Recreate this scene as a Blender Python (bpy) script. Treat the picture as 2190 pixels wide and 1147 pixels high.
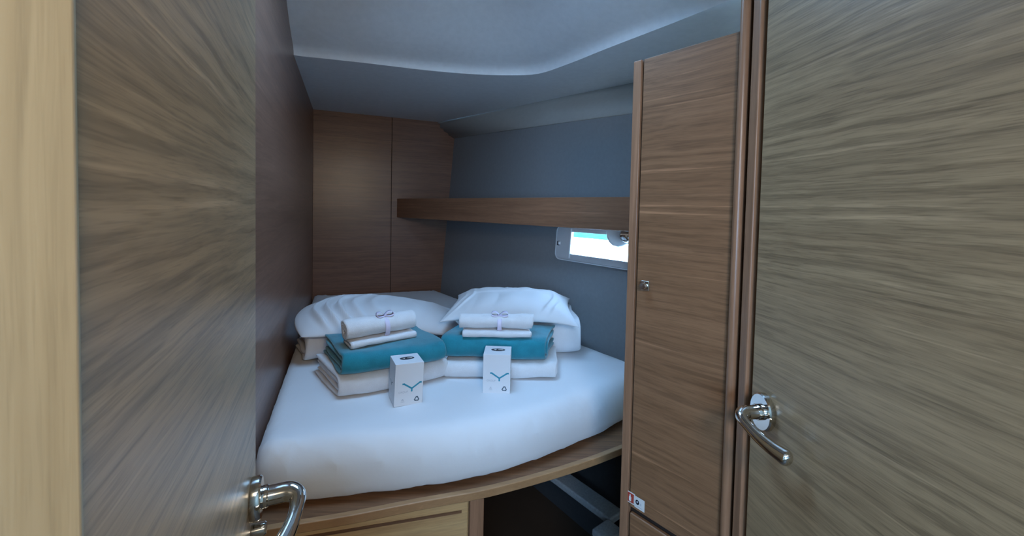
import bpy, bmesh, math, random
from mathutils import Vector, Matrix, noise
random.seed(7)
scene = bpy.context.scene
for o in list(bpy.data.objects):
    bpy.data.objects.remove(o, do_unlink=True)

# ------------------------------------------------------------------ camera
IMW, IMH = 2190.0, 1147.0
F, PX, PY = 880.0, 1095.0, 478.0            # focal length and principal point in photo pixels
PITCH, ROLL = math.radians(2.0), math.radians(1.23)
EYE = 1.45                                  # eye height above the cabin sole
CAM = Vector((0, 0, EYE))
fwd = Vector((0, math.cos(PITCH), -math.sin(PITCH)))
r0 = Vector((1, 0, 0)); u0 = Vector((0, math.sin(PITCH), math.cos(PITCH)))
rgt = math.cos(ROLL) * r0 + math.sin(ROLL) * u0
upv = math.cos(ROLL) * u0 - math.sin(ROLL) * r0
cam_d = bpy.data.cameras.new('camera'); cam = bpy.data.objects.new('camera', cam_d)
scene.collection.objects.link(cam)
m = Matrix.Identity(4)
for i in range(3):
    m[i][0] = rgt[i]; m[i][1] = upv[i]; m[i][2] = -fwd[i]; m[i][3] = CAM[i]
cam.matrix_world = m
cam_d.sensor_width = 36.0; cam_d.sensor_fit = 'HORIZONTAL'
cam_d.lens = F / IMW * 36.0
cam_d.shift_x = 0.0
cam_d.shift_y = -(IMH / 2 - PY) / IMW
cam_d.clip_start = 0.01
scene.camera = cam

# ------------------------------------------------------------------ world, daylight, exposure
world = bpy.data.worlds.new('overcast_daylight'); scene.world = world; world.use_nodes = True
wb = world.node_tree.nodes['Background']
wb.inputs[0].default_value = (0.33, 0.61, 1.0, 1.0)
wb.inputs[1].default_value = 21.0
scene.view_settings.view_transform = 'Standard'
scene.view_settings.look = 'None'
scene.view_settings.exposure = 0.0
scene.view_settings.gamma = 1.0
scene.view_settings.use_curve_mapping = False
scene.cycles.use_denoising = True
scene.cycles.max_bounces = 10
scene.cycles.diffuse_bounces = 5
scene.cycles.glossy_bounces = 4
scene.cycles.caustics_reflective = False
scene.cycles.caustics_refractive = False

def area(name, loc, target, sx, sy, power=0.0, col=(1, 1, 1), portal=False, spread=180):
    d = bpy.data.lights.new(name, 'AREA'); d.shape = 'RECTANGLE'; d.size = sx; d.size_y = sy
    d.energy = power; d.color = col; d.spread = math.radians(spread)
    o = bpy.data.objects.new(name, d); scene.collection.objects.link(o)
    o.location = loc
    o.rotation_euler = (Vector(target) - Vector(loc)).to_track_quat('-Z', 'Y').to_euler()
    if portal: d.cycles.is_portal = True
    return o
HATCH = (-0.45, 0.03, 0.85, 1.33)            # deck hatch opening over the cabin entrance: x0,x1,y0,y1
COMP = (-0.5, 0.5, -1.3, -0.9)               # skylight over the saloon
AFT = (-0.58, 0.58, EYE - 0.45, EYE + 0.32)  # companionway opening in the saloon end wall: x0,x1,z0,z1
TOPZ = 0.86                                  # raised headliner, above eye
area('hatch_portal', ((HATCH[0]+HATCH[1])/2, (HATCH[2]+HATCH[3])/2, EYE+TOPZ+0.06), ((HATCH[0]+HATCH[1])/2, (HATCH[2]+HATCH[3])/2, 0), HATCH[1]-HATCH[0], HATCH[3]-HATCH[2], portal=True)
area('companionway_portal', (0, (COMP[2]+COMP[3])/2, EYE+0.74), (0, (COMP[2]+COMP[3])/2, 0), COMP[1]-COMP[0], COMP[3]-COMP[2], portal=True)
area('entrance_portal', (0, -2.42, (AFT[2]+AFT[3])/2), (0, 0, (AFT[2]+AFT[3])/2), AFT[1]-AFT[0], AFT[3]-AFT[2], portal=True)
area('saloon_fill', (0.36, -0.50, EYE+0.38), (-0.02, 0.28, EYE+0.0), 0.3, 0.3, 4.0, (1.0, 0.80, 0.54), spread=125)  # added warm fill brightening the jamb and doors, no fixture behind it

# ------------------------------------------------------------------ pixel helpers (a pixel gives a direction, a surface gives the distance)
def ray(px, py):
    return fwd + (px - PX) / F * rgt - (py - PY) / F * upv
def at_z(px, py, zrel):
    d = ray(px, py); return CAM + d * (zrel / d.z)
def at_pl(px, py, p, n):
    d = ray(px, py); return CAM + d * ((p - CAM).dot(n) / d.dot(n))
def at_wall(px, py, a, b):                   # vertical plane through plan points a,b
    n = Vector((b.y - a.y, a.x - b.x, 0)); return at_pl(px, py, a, n)
def flat(v, z): return Vector((v.x, v.y, z))

# ------------------------------------------------------------------ materials
MATS = {}
def new_mat(name):
    mt = bpy.data.materials.new(name); mt.use_nodes = True
    nt = mt.node_tree; b = nt.nodes['Principled BSDF']; MATS[name] = mt
    return mt, nt, b
def ramp(nt, stops):
    r = nt.nodes.new('ShaderNodeValToRGB')
    while len(r.color_ramp.elements) < len(stops): r.color_ramp.elements.new(0.5)
    for e, (p, c) in zip(r.color_ramp.elements, stops):
        e.position = p; e.color = (*c, 1)
    return r
def texco(nt, scale, kind='Object'):
    tc = nt.nodes.new('ShaderNodeTexCoord'); mp = nt.nodes.new('ShaderNodeMapping')
    mp.inputs['Scale'].default_value = scale
    nt.links.new(tc.outputs[kind], mp.inputs['Vector']); return mp
def noise_n(nt, vec, scale, detail=4, rough=0.55, dist=0.0):
    n = nt.nodes.new('ShaderNodeTexNoise'); n.inputs['Scale'].default_value = scale
    n.inputs['Detail'].default_value = detail; n.inputs['Roughness'].default_value = rough
    n.inputs['Distortion'].default_value = dist
    nt.links.new(vec.outputs[0], n.inputs['Vector']); return n
def mixc(nt, a, b, fac, mode='MIX'):
    x = nt.nodes.new('ShaderNodeMix'); x.data_type = 'RGBA'; x.blend_type = mode
    for s, v in ((x.inputs[0], fac), (x.inputs[6], a), (x.inputs[7], b)):
        if hasattr(v, 'outputs'): nt.links.new(v.outputs[0], s)
        elif hasattr(v, 'is_output'): nt.links.new(v, s)
        else: s.default_value = v if isinstance(v, float) else (*v, 1)
    return x.outputs[2]
def wood(name, light, dark, grain='X', rough=0.36, contrast=1.0, coat=0.0, pale_k=1.25):
    mt, nt, b = new_mat(name)
    k = {'X': (0.7, 12, 12), 'Z': (12, 12, 0.7)}[grain]
    broad = noise_n(nt, texco(nt, k), 2.2, 3, 0.5, 0.6)
    k2 = {'X': (0.8, 46, 46), 'Z': (46, 46, 0.8)}[grain]
    mp2 = texco(nt, k2)
    warp = noise_n(nt, texco(nt, (1, 1, 1)), 3.2, 2)
    wv = nt.nodes.new('ShaderNodeVectorMath'); wv.operation = 'MULTIPLY_ADD'
    nt.links.new(warp.outputs['Color'], wv.inputs[0]); wv.inputs[1].default_value = (1.3, 1.3, 1.3)
    nt.links.new(mp2.outputs[0], wv.inputs[2])
    fine = noise_n(nt, wv, 2.6, 3, 0.6, 0.3)
    mp4 = texco(nt, {'X': (0.5, 34, 34), 'Z': (34, 34, 0.5)}[grain])
    pale = noise_n(nt, mp4, 3.1, 2, 0.5)
    k3 = {'X': (6, 150, 150), 'Z': (150, 150, 6)}[grain]
    pores = noise_n(nt, texco(nt, k3), 3.0, 2, 0.6)
    mid = tuple((l + d) / 2 for l, d in zip(light, dark))
    rb = ramp(nt, [(0.30, dark), (0.50, mid), (0.72, light)])
    nt.links.new(broad.outputs[0], rb.inputs[0])
    rf = ramp(nt, [(0.36, (0.58,)*3), (0.50, (0.92,)*3), (0.66, (1.14,)*3)])
    nt.links.new(fine.outputs[0], rf.inputs[0])
    c = mixc(nt, rb, rf, 0.75 * contrast, 'MULTIPLY')
    rp = ramp(nt, [(0.36, (0.62,)*3), (0.50, (1.0,)*3)])
    nt.links.new(pores.outputs[0], rp.inputs[0])
    c = mixc(nt, c, rp, 0.55 * contrast, 'MULTIPLY')
    rl = ramp(nt, [(0.63, (0.0,)*3), (0.70, (1.0,)*3)])
    nt.links.new(pale.outputs[0], rl.inputs[0])
    c = mixc(nt, c, mixc(nt, c, (pale_k, pale_k, pale_k * 1.02), 1.0, 'MULTIPLY'), rl)
    nt.links.new(c, b.inputs['Base Color'])
    b.inputs['Roughness'].default_value = rough
    b.inputs['Coat Weight'].default_value = coat; b.inputs['Coat Roughness'].default_value = 0.2
    bp = nt.nodes.new('ShaderNodeBump'); bp.inputs['Strength'].default_value = 0.12; bp.inputs['Distance'].default_value = 0.002
    nt.links.new(fine.outputs[0], bp.inputs['Height']); nt.links.new(bp.outputs[0], b.inputs['Normal'])
    return mt
def plain(name, col, rough=0.5, metal=0.0, nscale=0.0, namt=0.06, bump=0.0, bscale=300.0, sheen=0.0):
    mt, nt, b = new_mat(name)
    mp = texco(nt, (1, 1, 1))
    if nscale:
        n = noise_n(nt, mp, nscale, 4)
        r = ramp(nt, [(0.3, tuple(c * (1 - namt) for c in col)), (0.7, tuple(min(1, c * (1 + namt)) for c in col))])
        nt.links.new(n.outputs[0], r.inputs[0]); nt.links.new(r.outputs[0], b.inputs['Base Color'])
    else:
        b.inputs['Base Color'].default_value = (*col, 1)
    b.inputs['Roughness'].default_value = rough; b.inputs['Metallic'].default_value = metal
    if sheen: b.inputs['Sheen Weight'].default_value = sheen
    if bump:
        n2 = noise_n(nt, mp, bscale, 3)
        bp = nt.nodes.new('ShaderNodeBump'); bp.inputs['Strength'].default_value = bump; bp.inputs['Distance'].default_value = 0.003
        nt.links.new(n2.outputs[0], bp.inputs['Height']); nt.links.new(bp.outputs[0], b.inputs['Normal'])
    return mt
wood('oak_door', (0.43, 0.29, 0.160), (0.35, 0.23, 0.125), 'X', 0.36, 1.0)
wood('oak_wardrobe', (0.285, 0.148, 0.076), (0.23, 0.117, 0.058), 'X', 0.38, 0.8, pale_k=1.5)
wood('oak_wall', (0.275, 0.142, 0.092), (0.205, 0.105, 0.068), 'X', 0.30, 0.6)
wood('oak_shelf', (0.34, 0.165, 0.09), (0.25, 0.12, 0.065), 'X', 0.4, 0.6)
wood('oak_trim', (0.35, 0.185, 0.105), (0.28, 0.145, 0.08), 'Z', 0.33, 0.5)
wood('oak_jamb', (0.52, 0.42, 0.27), (0.45, 0.34, 0.20), 'Z', 0.45, 0.35)
wood('oak_nosing', (0.42, 0.24, 0.115), (0.34, 0.185, 0.085), 'X', 0.45, 0.25, pale_k=1.1)
wood('oak_locker', (0.64, 0.42, 0.20), (0.52, 0.32, 0.145), 'X', 0.45, 0.5)
wood('walnut_ledge', (0.25, 0.125, 0.062), (0.16, 0.078, 0.038), 'X', 0.4, 0.8)
plain('dark_gap', (0.03, 0.018, 0.013), 0.7)
plain('headliner', (0.84, 0.86, 0.88), 0.6, 0, 40, 0.03, 0.05, 200)
plain('hull_liner', (0.255, 0.26, 0.27), 0.75, 0, 60, 0.04, 0.10, 260)
plain('cove_liner', (0.42, 0.42, 0.40), 0.6, 0, 40, 0.03, 0.04, 200)
plain('bulkhead_white', (0.62, 0.58, 0.50), 0.6, 0, 8, 0.03)
plain('sheet', (0.72, 0.74, 0.77), 0.85, 0, 5, 0.02, 0.06, 90, 0.2)
plain('pillowcase', (0.64, 0.64, 0.66), 0.8, 0, 6, 0.02, 0.05, 120, 0.2)
plain('terry_white', (0.68, 0.68, 0.70), 0.95, 0, 30, 0.04, 0.45, 420, 0.4)
plain('terry_turquoise', (0.010, 0.21, 0.28), 0.95, 0, 26, 0.14, 0.45, 420, 0.3)
plain('quilt_white', (0.74, 0.75, 0.78), 0.85, 0, 20, 0.03, 0.25, 60, 0.3)
plain('ribbon_lilac', (0.66, 0.60, 0.74), 0.45)
plain('carton_white', (0.70, 0.71, 0.74), 0.5, 0, 8, 0.01)
plain('print_turquoise', (0.02, 0.27, 0.38), 0.5)
plain('print_black', (0.012, 0.014, 0.022), 0.5)
plain('print_grey', (0.47, 0.49, 0.54), 0.5)
plain('print_slate', (0.05, 0.085, 0.12), 0.5)
plain('print_red', (0.42, 0.06, 0.04), 0.5)
plain('print_white', (0.72, 0.72, 0.70), 0.5)
plain('chrome', (0.72, 0.70, 0.66), 0.10, 1.0, 30, 0.03)
plain('plastic_frame', (0.62, 0.63, 0.65), 0.45, 0, 20, 0.02)
plain('plastic_white', (0.80, 0.82, 0.84), 0.35, 0, 20, 0.02)
plain('rubber_black', (0.015, 0.015, 0.017), 0.5)
plain('carpet_grey', (0.34, 0.34, 0.34), 0.95, 0, 120, 0.15, 0.3, 400)
plain('shade_dark', (0.035, 0.033, 0.035), 0.95, 0, 60, 0.1, 0.2, 300)
plain('sole_teak', (0.06, 0.036, 0.022), 0.5, 0, 6, 0.1)
plain('pontoon_concrete', (0.75, 0.75, 0.72), 0.9, 0, 3, 0.05)
mt, nt, b = new_mat('sea_water')
n = noise_n(nt, texco(nt, (1, 1, 1)), 3.0, 4)
r = ramp(nt, [(0.35, (0.024, 0.078, 0.044)), (0.65, (0.055, 0.11, 0.065))])
nt.links.new(n.outputs[0], r.inputs[0]); nt.links.new(r.outputs[0], b.inputs['Base Color'])
b.inputs['Roughness'].default_value = 0.9; b.inputs['Specular IOR Level'].default_value = 0.0
mt = bpy.data.materials.new('window_glass'); mt.use_nodes = True; nt = mt.node_tree; MATS['window_glass'] = mt
nt.nodes.clear()
out = nt.nodes.new('ShaderNodeOutputMaterial'); mx = nt.nodes.new('ShaderNodeMixShader')
tr = nt.nodes.new('ShaderNodeBsdfTransparent'); gl = nt.nodes.new('ShaderNodeBsdfGlossy'); lw = nt.nodes.new('ShaderNodeLayerWeight'); fr = nt.nodes.new('ShaderNodeMath')
gl.inputs['Roughness'].default_value = 0.02; fr.operation = 'POWER'; fr.inputs[1].default_value = 4.0
lw.inputs[0].default_value = 0.5; nt.links.new(lw.outputs['Facing'], fr.inputs[0])
nt.links.new(fr.outputs[0], mx.inputs[0]); nt.links.new(tr.outputs[0], mx.inputs[1]); nt.links.new(gl.outputs[0], mx.inputs[2])
nt.links.new(mx.outputs[0], out.inputs[0])

# ------------------------------------------------------------------ object helpers
COL = scene.collection
def link_mesh(name, bm, mat, parent=None, smooth=False, mw=None, bevel=0.0, seg=2, angle=40):
    bmesh.ops.recalc_face_normals(bm, faces=bm.faces)
    me = bpy.data.meshes.new(name); bm.to_mesh(me); bm.free()
    me.materials.append(MATS[mat])
    o = bpy.data.objects.new(name, me); COL.objects.link(o)
    if smooth:
        for p in me.polygons: p.use_smooth = True
    if parent is not None:
        o.parent = parent
    if mw is not None:
        o.matrix_local = mw
    if bevel:
        md = o.modifiers.new('bevel', 'BEVEL'); md.width = bevel; md.segments = seg; md.limit_method = 'ANGLE'; md.angle_limit = math.radians(angle)
        for p in me.polygons: p.use_smooth = True
        md.harden_normals = True
    return o
def tag(o, label=None, cat=None, group=None, kind=None):
    if label: o['label'] = label
    if cat: o['category'] = cat
    if group: o['group'] = group
    if kind: o['kind'] = kind
    return o
def empty(name, mw):
    o = bpy.data.objects.new(name, None); COL.objects.link(o); o.empty_display_size = 0.05
    o.matrix_world = mw; return o
def frame(p, ex, ez=Vector((0, 0, 1))):      # local axes: x = ex, z = ez, origin p
    ex = ex.normalized(); ey = ez.cross(ex).normalized(); ez = ex.cross(ey)
    mm = Matrix.Identity(4)
    for i in range(3):
        mm[i][0] = ex[i]; mm[i][1] = ey[i]; mm[i][2] = ez[i]; mm[i][3] = p[i]
    return mm
T = lambda x=0, y=0, z=0: Matrix.Translation((x, y, z))
def box_bm(x0, x1, y0, y1, z0, z1, bm=None):
    bm = bm or bmesh.new()
    v = [bm.verts.new((x, y, z)) for z in (z0, z1) for (x, y) in ((x0, y0), (x1, y0), (x1, y1), (x0, y1))]
    for f in ((0, 1, 2, 3), (4, 5, 6, 7), (0, 1, 5, 4), (1, 2, 6, 5), (2, 3, 7, 6), (3, 0, 4, 7)):
        bm.faces.new([v[i] for i in f])
    return bm
def prism_bm(pts, z0, z1, bm=None):
    bm = bm or bmesh.new()
    a = [bm.verts.new((p[0], p[1], z0)) for p in pts]; b_ = [bm.verts.new((p[0], p[1], z1)) for p in pts]
    n_ = len(pts)
    for i in range(n_):
        bm.faces.new((a[i], a[(i + 1) % n_], b_[(i + 1) % n_], b_[i]))
    bm.faces.new(a); bm.faces.new(b_)
    return bm
def poly_xz_bm(pts, y0, y1, bm=None):        # outline in x,z pulled along y
    bm = bm or bmesh.new()
    a = [bm.verts.new((p[0], y0, p[1])) for p in pts]; b_ = [bm.verts.new((p[0], y1, p[1])) for p in pts]
    n_ = len(pts)
    for i in range(n_):
        bm.faces.new((a[i], a[(i + 1) % n_], b_[(i + 1) % n_], b_[i]))
    bm.faces.new(a); bm.faces.new(b_)
    return bm
def tube_bm(path, rads, n_=16, bm=None, cap=True, squash=None):
    bm = bm or bmesh.new(); path = [Vector(p) for p in path]; rings = []
    ref = Vector((0, 0, 1)); prev = None
    for i, p in enumerate(path):
        t = (path[min(i + 1, len(path) - 1)] - path[max(i - 1, 0)]).normalized()
        if prev is None:
            a = t.cross(ref)
            if a.length < 1e-3: a = t.cross(Vector((1, 0, 0)))
        else:
            a = prev - t * prev.dot(t)
        a.normalize(); prev = a; c = t.cross(a)
        rr = rads[i] if isinstance(rads, (list, tuple)) else rads
        sq = squash[i] if squash else 1.0
        rings.append([bm.verts.new(p + (a * math.cos(2 * math.pi * k / n_) * sq + c * math.sin(2 * math.pi * k / n_)) * rr) for k in range(n_)])
    for i in range(len(rings) - 1):
        for k in range(n_):
            bm.faces.new((rings[i][k], rings[i][(k + 1) % n_], rings[i + 1][(k + 1) % n_], rings[i + 1][k]))
    if cap: bm.faces.new(rings[0]); bm.faces.new(rings[-1])
    return bm
def lathe_y_bm(prof, n_=40, sx=1.0, sz=1.0, bm=None):   # profile (radius, y) turned about local y
    bm = bm or bmesh.new(); rings = []
    for r_, y in prof:
        rings.append([bm.verts.new((r_ * math.cos(2 * math.pi * k / n_) * sx, y, r_ * math.sin(2 * math.pi * k / n_) * sz)) for k in range(n_)])
    for i in range(len(rings) - 1):
        for k in range(n_):
            bm.faces.new((rings[i][k], rings[i][(k + 1) % n_], rings[i + 1][(k + 1) % n_], rings[i + 1][k]))
    bm.faces.new(rings[0]); bm.faces.new(rings[-1])
    return bm
def smooth_path(pts, n_=8):                  # Catmull-Rom
    pts = [Vector(p) for p in pts]; out_ = []
    P = [pts[0] * 2 - pts[1]] + pts + [pts[-1] * 2 - pts[-2]]
    for i in range(1, len(P) - 2):
        a, b_, c, d = P[i - 1:i + 3]
        for k in range(n_):
            t = k / n_
            out_.append(0.5 * ((2 * b_) + (c - a) * t + (2 * a - 5 * b_ + 4 * c - d) * t * t + (3 * b_ - a - 3 * c + d) * t ** 3))
    out_.append(pts[-1]); return out_
def offset_line(pts, d):                     # plan offset of an open polyline, to its left
    res = []
    for i, p in enumerate(pts):
        t = (pts[min(i + 1, len(pts) - 1)] - pts[max(i - 1, 0)]); t.z = 0; t.normalize()
        res.append(p + Vector((-t.y, t.x, 0)) * d)
    return res
def fbm(v, s): return noise.noise(Vector(v) * s)

# ------------------------------------------------------------------ key places, from the mattress plane
MZ = -0.607                                  # mattress top, below the eye
ZM = EYE + MZ
WL_near = at_z(536, 962, MZ); BL = at_z(668, 630, MZ); BR = at_z(943, 615, MZ)
wl_dir = (BL - WL_near).normalized()
HB1 = at_z(1290, 737, MZ)
HT0 = at_wall(972, 295, BL, BR)
h_e1 = (HB1 - BR).normalized()               # along the hull side, towards the camera
h_n = h_e1.cross(HT0 - BR).normalized()
if h_n.dot(CAM - BR) < 0: h_n = -h_n         # into the cabin
h_e2 = h_n.cross(h_e1).normalized()
if h_e2.z < 0: h_e2 = -h_e2
def at_hull(px, py): return at_pl(px, py, BR, h_n)
def hull_pt(s, t, n_=0.0): return BR + h_e1 * s + h_e2 * t + h_n * n_
def hull_st(p): d = p - BR; return d.dot(h_e1), d.dot(h_e2)

# ------------------------------------------------------------------ setting: sole, side walls, hull, ceiling
tag(link_mesh('floor', box_bm(-1.6, 1.6, -2.3, 3.6, -0.04, 0.0), 'sole_teak'), 'dark brown cabin sole', 'floor', kind='structure')
ZT = EYE + TOPZ
# left side wall
wl_n = Vector((wl_dir.y, -wl_dir.x, 0))      # into the cabin
y_b = 0.16
w0 = WL_near + wl_dir * ((y_b - WL_near.y) / wl_dir.y)
L = (BL - w0).length + 0.05
fw = frame(flat(w0, 0), flat(wl_dir, 0))
tag(link_mesh('wall_left', box_bm(0, L, 0.0, 0.03, 0, ZT + 0.02), 'oak_wall', mw=fw), 'brown oak veneer side wall left of the berth', 'wall', kind='structure')
# back bulkhead: two veneer panels with a joint
bdir = (BR - BL).normalized(); blen = (BR - BL).length
fb = frame(flat(BL, 0), flat(bdir, 0))
bhx = (HT0 - BL).dot(bdir)
def bx(z): return blen + (bhx - blen) * (z - BR.z) / (HT0.z - BR.z)   # where the hull side meets this bulkhead
wb_ = tag(link_mesh('wall_back', poly_xz_bm([(-0.05, 0), (bx(0) + 0.02, 0), (bx(ZT) + 0.02, ZT), (-0.05, ZT)], 0.014, 0.04), 'dark_gap', mw=fb), 'brown oak veneer bulkhead at the head of the berth', 'wall', kind='structure')
jx = (at_wall(836, 500, BL, BR) - BL).dot(bdir)
def panel(x0, x1, tilt=0):
    a, c = (x1, x1) if x1 else (bx(0.3) + 0.015, bx(ZT) + 0.015)
    return link_mesh('panel', poly_xz_bm([(x0, 0.3), (a, 0.3), (c, ZT), (x0, ZT)], 0.0, 0.014), 'oak_wall', wb_, bevel=0.0015)
panel(0.0, jx - 0.0015); panel(jx + 0.0015, None)
# hull side wall with the portlight hole
sL, tT = hull_st(at_hull(1196, 484)); _, tB = hull_st(at_hull(1194, 552))
sR = sL + 0.74
EDGE = 0.015
h0, h1, h2, h3 = sL + EDGE, sR - EDGE, tB + EDGE, tT - EDGE
S0, S1, T0, T1 = -0.10, 2.6, -0.9, 1.6
bm = bmesh.new()
hs0, hq0 = hull_st(at_hull(972, 295)); hs1, hq1 = hull_st(at_hull(1352, 245))
def hull_top(s): return hq0 + (hq1 - hq0) * (s - hs0) / (hs1 - hs0) + 0.004 + 0.045 * min(1.0, max(0.0, 1 - (s - hs0) / (0.45 * (hs1 - hs0))))
def hull_quad(s0, s1, t0, t1):
    vs = [bm.verts.new(hull_pt(s, min(t, hull_top(s)), d)) for d in (0, -0.035) for (s, t) in ((s0, t0), (s1, t0), (s1, t1), (s0, t1))]
    for f in ((0, 1, 2, 3), (4, 5, 6, 7), (0, 1, 5, 4), (1, 2, 6, 5), (2, 3, 7, 6), (3, 0, 4, 7)):
        bm.faces.new([vs[i] for i in f])
hull_quad(S0, h0, T0, T1); hull_quad(h1, S1, T0, T1); hull_quad(h0, h1, T0, h2); hull_quad(h0, h1, h3, T1)
tag(link_mesh('wall_right', bm, 'hull_liner'), 'grey lined hull side wall with the portlight', 'wall', kind='structure')
# ceiling: low underside over the berth, lip, raised headliner with the hatch
LZ = 0.636
lip_px = [(612, 112), (635, 119), (700, 126), (800, 137), (900, 149), (1000, 158), (1080, 161), (1150, 158), (1220, 135), (1300, 103), (1450, 45), (1590, -12)]
lip = [at_z(x, y, LZ) for x, y in lip_px]
lip = [lip[0] - wl_n * 0.06 + (lip[0] - lip[1]) * 0.2] + lip
e = (lip[-1] - lip[-2]).normalized(); lip += [lip[-1] + e * 0.5, lip[-1] + e * 1.2]
lip = smooth_path(lip, 5)
prof = [(0.0, 0.0), (-0.003, 0.014), (-0.012, 0.026), (-0.03, 0.036), (-0.06, 0.046), (-0.12, 0.070), (-0.20, 0.115), (-0.27, 0.17), (-0.33, TOPZ - LZ + 0.005)]
bm = bmesh.new(); rows = []
for d, dz in prof:
    ln_ = offset_line(lip, d)
    for _ in range(int(-d * 420)):
        ln_ = [ln_[0]] + [(ln_[i - 1] + ln_[i] * 2 + ln_[i + 1]) / 4 for i in range(1, len(ln_) - 1)] + [ln_[-1]]
    rows.append([bm.verts.new(p + Vector((0, 0, dz))) for p in ln_])
for a, c in zip(rows, rows[1:]):
    for i in range(len(lip) - 1): bm.faces.new((a[i], a[i + 1], c[i + 1], c[i]))
cv0 = at_z(905, 268, LZ); cv1 = at_z(1352, 180, LZ)
cv0 = cv1 + (cv0 - cv1) * 1.15; cve = cv1 + (cv1 - cv0).normalized() * 1.6
outer = [lip[0] - wl_n * 0.1, flat(BL, 0) - wl_n * 0.1 + wl_dir * 0.25, cv0 + Vector((0, 0.3, 0)), cv0, cv1, cve]
outer = [flat(p, EYE + LZ) for p in outer]
bm.faces.new([bm.verts.new(p) for p in lip] + [bm.verts.new(p) for p in reversed(outer)])
x0, x1, y0, y1 = HATCH
for (a, c, d, f_) in ((-1.7, x0, 0.1, 2.6), (x1, 1.7, 0.1, 2.6), (x0, x1, 0.1, y0), (x0, x1, y1, 2.6)):
    box_bm(a, c, d, f_, ZT, ZT + 0.05, bm)
co = link_mesh('ceiling', bm, 'headliner', smooth=False)
for p in co.data.polygons:
    if abs(p.normal.z) < 0.99 and p.center.z < ZT: p.use_smooth = True
tag(co, 'pale moulded headliner stepping up towards the entrance', 'ceiling', kind='structure')
# cove strip between hull wall and ceiling
ht0 = at_hull(972, 295); ht1 = at_hull(1352, 245); hd = (ht1 - ht0)
ht0b = ht0 - hd * 0.12; ht2 = ht1 + hd * 0.6
cvb = cv0
bm = bmesh.new()
ca = [cvb, cv0 + (cv1 - cv0) * 0.5, cv1, cve]; cb = [p - h_n * 0.004 for p in (ht0b, ht0 + hd * 0.5, ht1, ht2)]
mids = [[p.lerp(q, t) + Vector((0, 0, 0.012 * math.sin(math.pi * t))) for p, q in zip(ca, cb)] for t in (0, 0.25, 0.5, 0.75, 1.0)]
rr = [[bm.verts.new(p) for p in row] for row in mids]
for a, c in zip(rr, rr[1:]):
    for i in range(3): bm.faces.new((a[i], a[i + 1], c[i + 1], c[i]))
cvo = link_mesh('trim_1', bm, 'cove_liner', smooth=True)
sd = cvo.modifiers.new('thick', 'SOLIDIFY'); sd.thickness = 0.012; sd.offset = -1
tag(cvo, 'grey sloping cove panel between hull wall and ceiling', 'trim', kind='structure')
# deck hatch overhead
hx, hy = (x0 + x1) / 2, (y0 + y1) / 2
w2 = tag(empty('window_2', T(hx, hy, ZT)), 'clear deck hatch overhead', 'window', kind='structure')
bm = bmesh.new(); a, c = (x1 - x0) / 2, (y1 - y0) / 2; t_ = 0.03
for (p, q, r_, s) in ((-a - t_, -a, -c - t_, c + t_), (a, a + t_, -c - t_, c + t_), (-a, a, -c - t_, -c), (-a, a, c, c + t_)):
    box_bm(p, q, r_, s, -0.02, 0.06, bm)
link_mesh('hatch_frame', bm, 'plastic_frame', w2)
link_mesh('pane', box_bm(-a, a, -c, c, 0.03, 0.038), 'window_glass', w2)

# entrance bulkhead and the saloon behind the camera
jx0 = at_wall(182, 450, Vector((0, 0.160, 0)), Vector((1, 0.160, 0))).x
bm = prism_bm([(-0.62, 0.10), (jx0 - 0.004, 0.10), (jx0, 0.160), (-0.62, 0.160)], 0.0, ZT)
tag(link_mesh('trim_2', bm, 'oak_jamb', bevel=0.004), 'pale oak door jamb close on the left', 'trim', kind='structure')
bm = poly_xz_bm([(0.56, 0.0), (1.4, 0.0), (1.4, ZT), (0.56, ZT)], 0.125, 0.160)
tag(link_mesh('trim_3', bm, 'oak_jamb', bevel=0.004), 'oak door jamb right of the entrance', 'trim', kind='structure')
tag(link_mesh('wall_front', poly_xz_bm([(jx0, EYE + 0.52), (0.56, EYE + 0.52), (0.56, ZT), (jx0, ZT)], 0.127, 0.158), 'bulkhead_white'), 'bulkhead above the cabin entrance', 'wall', kind='structure')
bm = bmesh.new()
box_bm(-1.4, -0.62, 0.13, 0.16, 0, ZT, bm)
box_bm(-1.44, -1.4, -2.3, 0.16, 0, ZT, bm); box_bm(1.4, 1.44, -2.3, 0.9, 0, ZT, bm); 
for (a, c, d, f_) in ((-1.44, AFT[0], 0, ZT), (AFT[1], 1.44, 0, ZT), (AFT[0], AFT[1], 0, AFT[2]), (AFT[0], AFT[1], AFT[3], ZT)): box_bm(a, c, -2.34, -2.3, d, f_, bm)
tag(link_mesh('wall_saloon', bm, 'bulkhead_white'), 'pale saloon walls outside the cabin', 'wall', kind='structure')
bm = bmesh.new(); x0, x1, y0, y1 = COMP
for (a, c, d, f_) in ((-1.44, x0, -2.34, 0.13), (x1, 1.44, -2.34, 0.13), (x0, x1, -2.34, y0), (x0, x1, y1, 0.13)):
    box_bm(a, c, d, f_, EYE + 0.68, EYE + 0.73, bm)
tag(link_mesh('ceiling_saloon', bm, 'headliner'), 'pale saloon ceiling with the companionway opening', 'ceiling', kind='structure')

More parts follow.
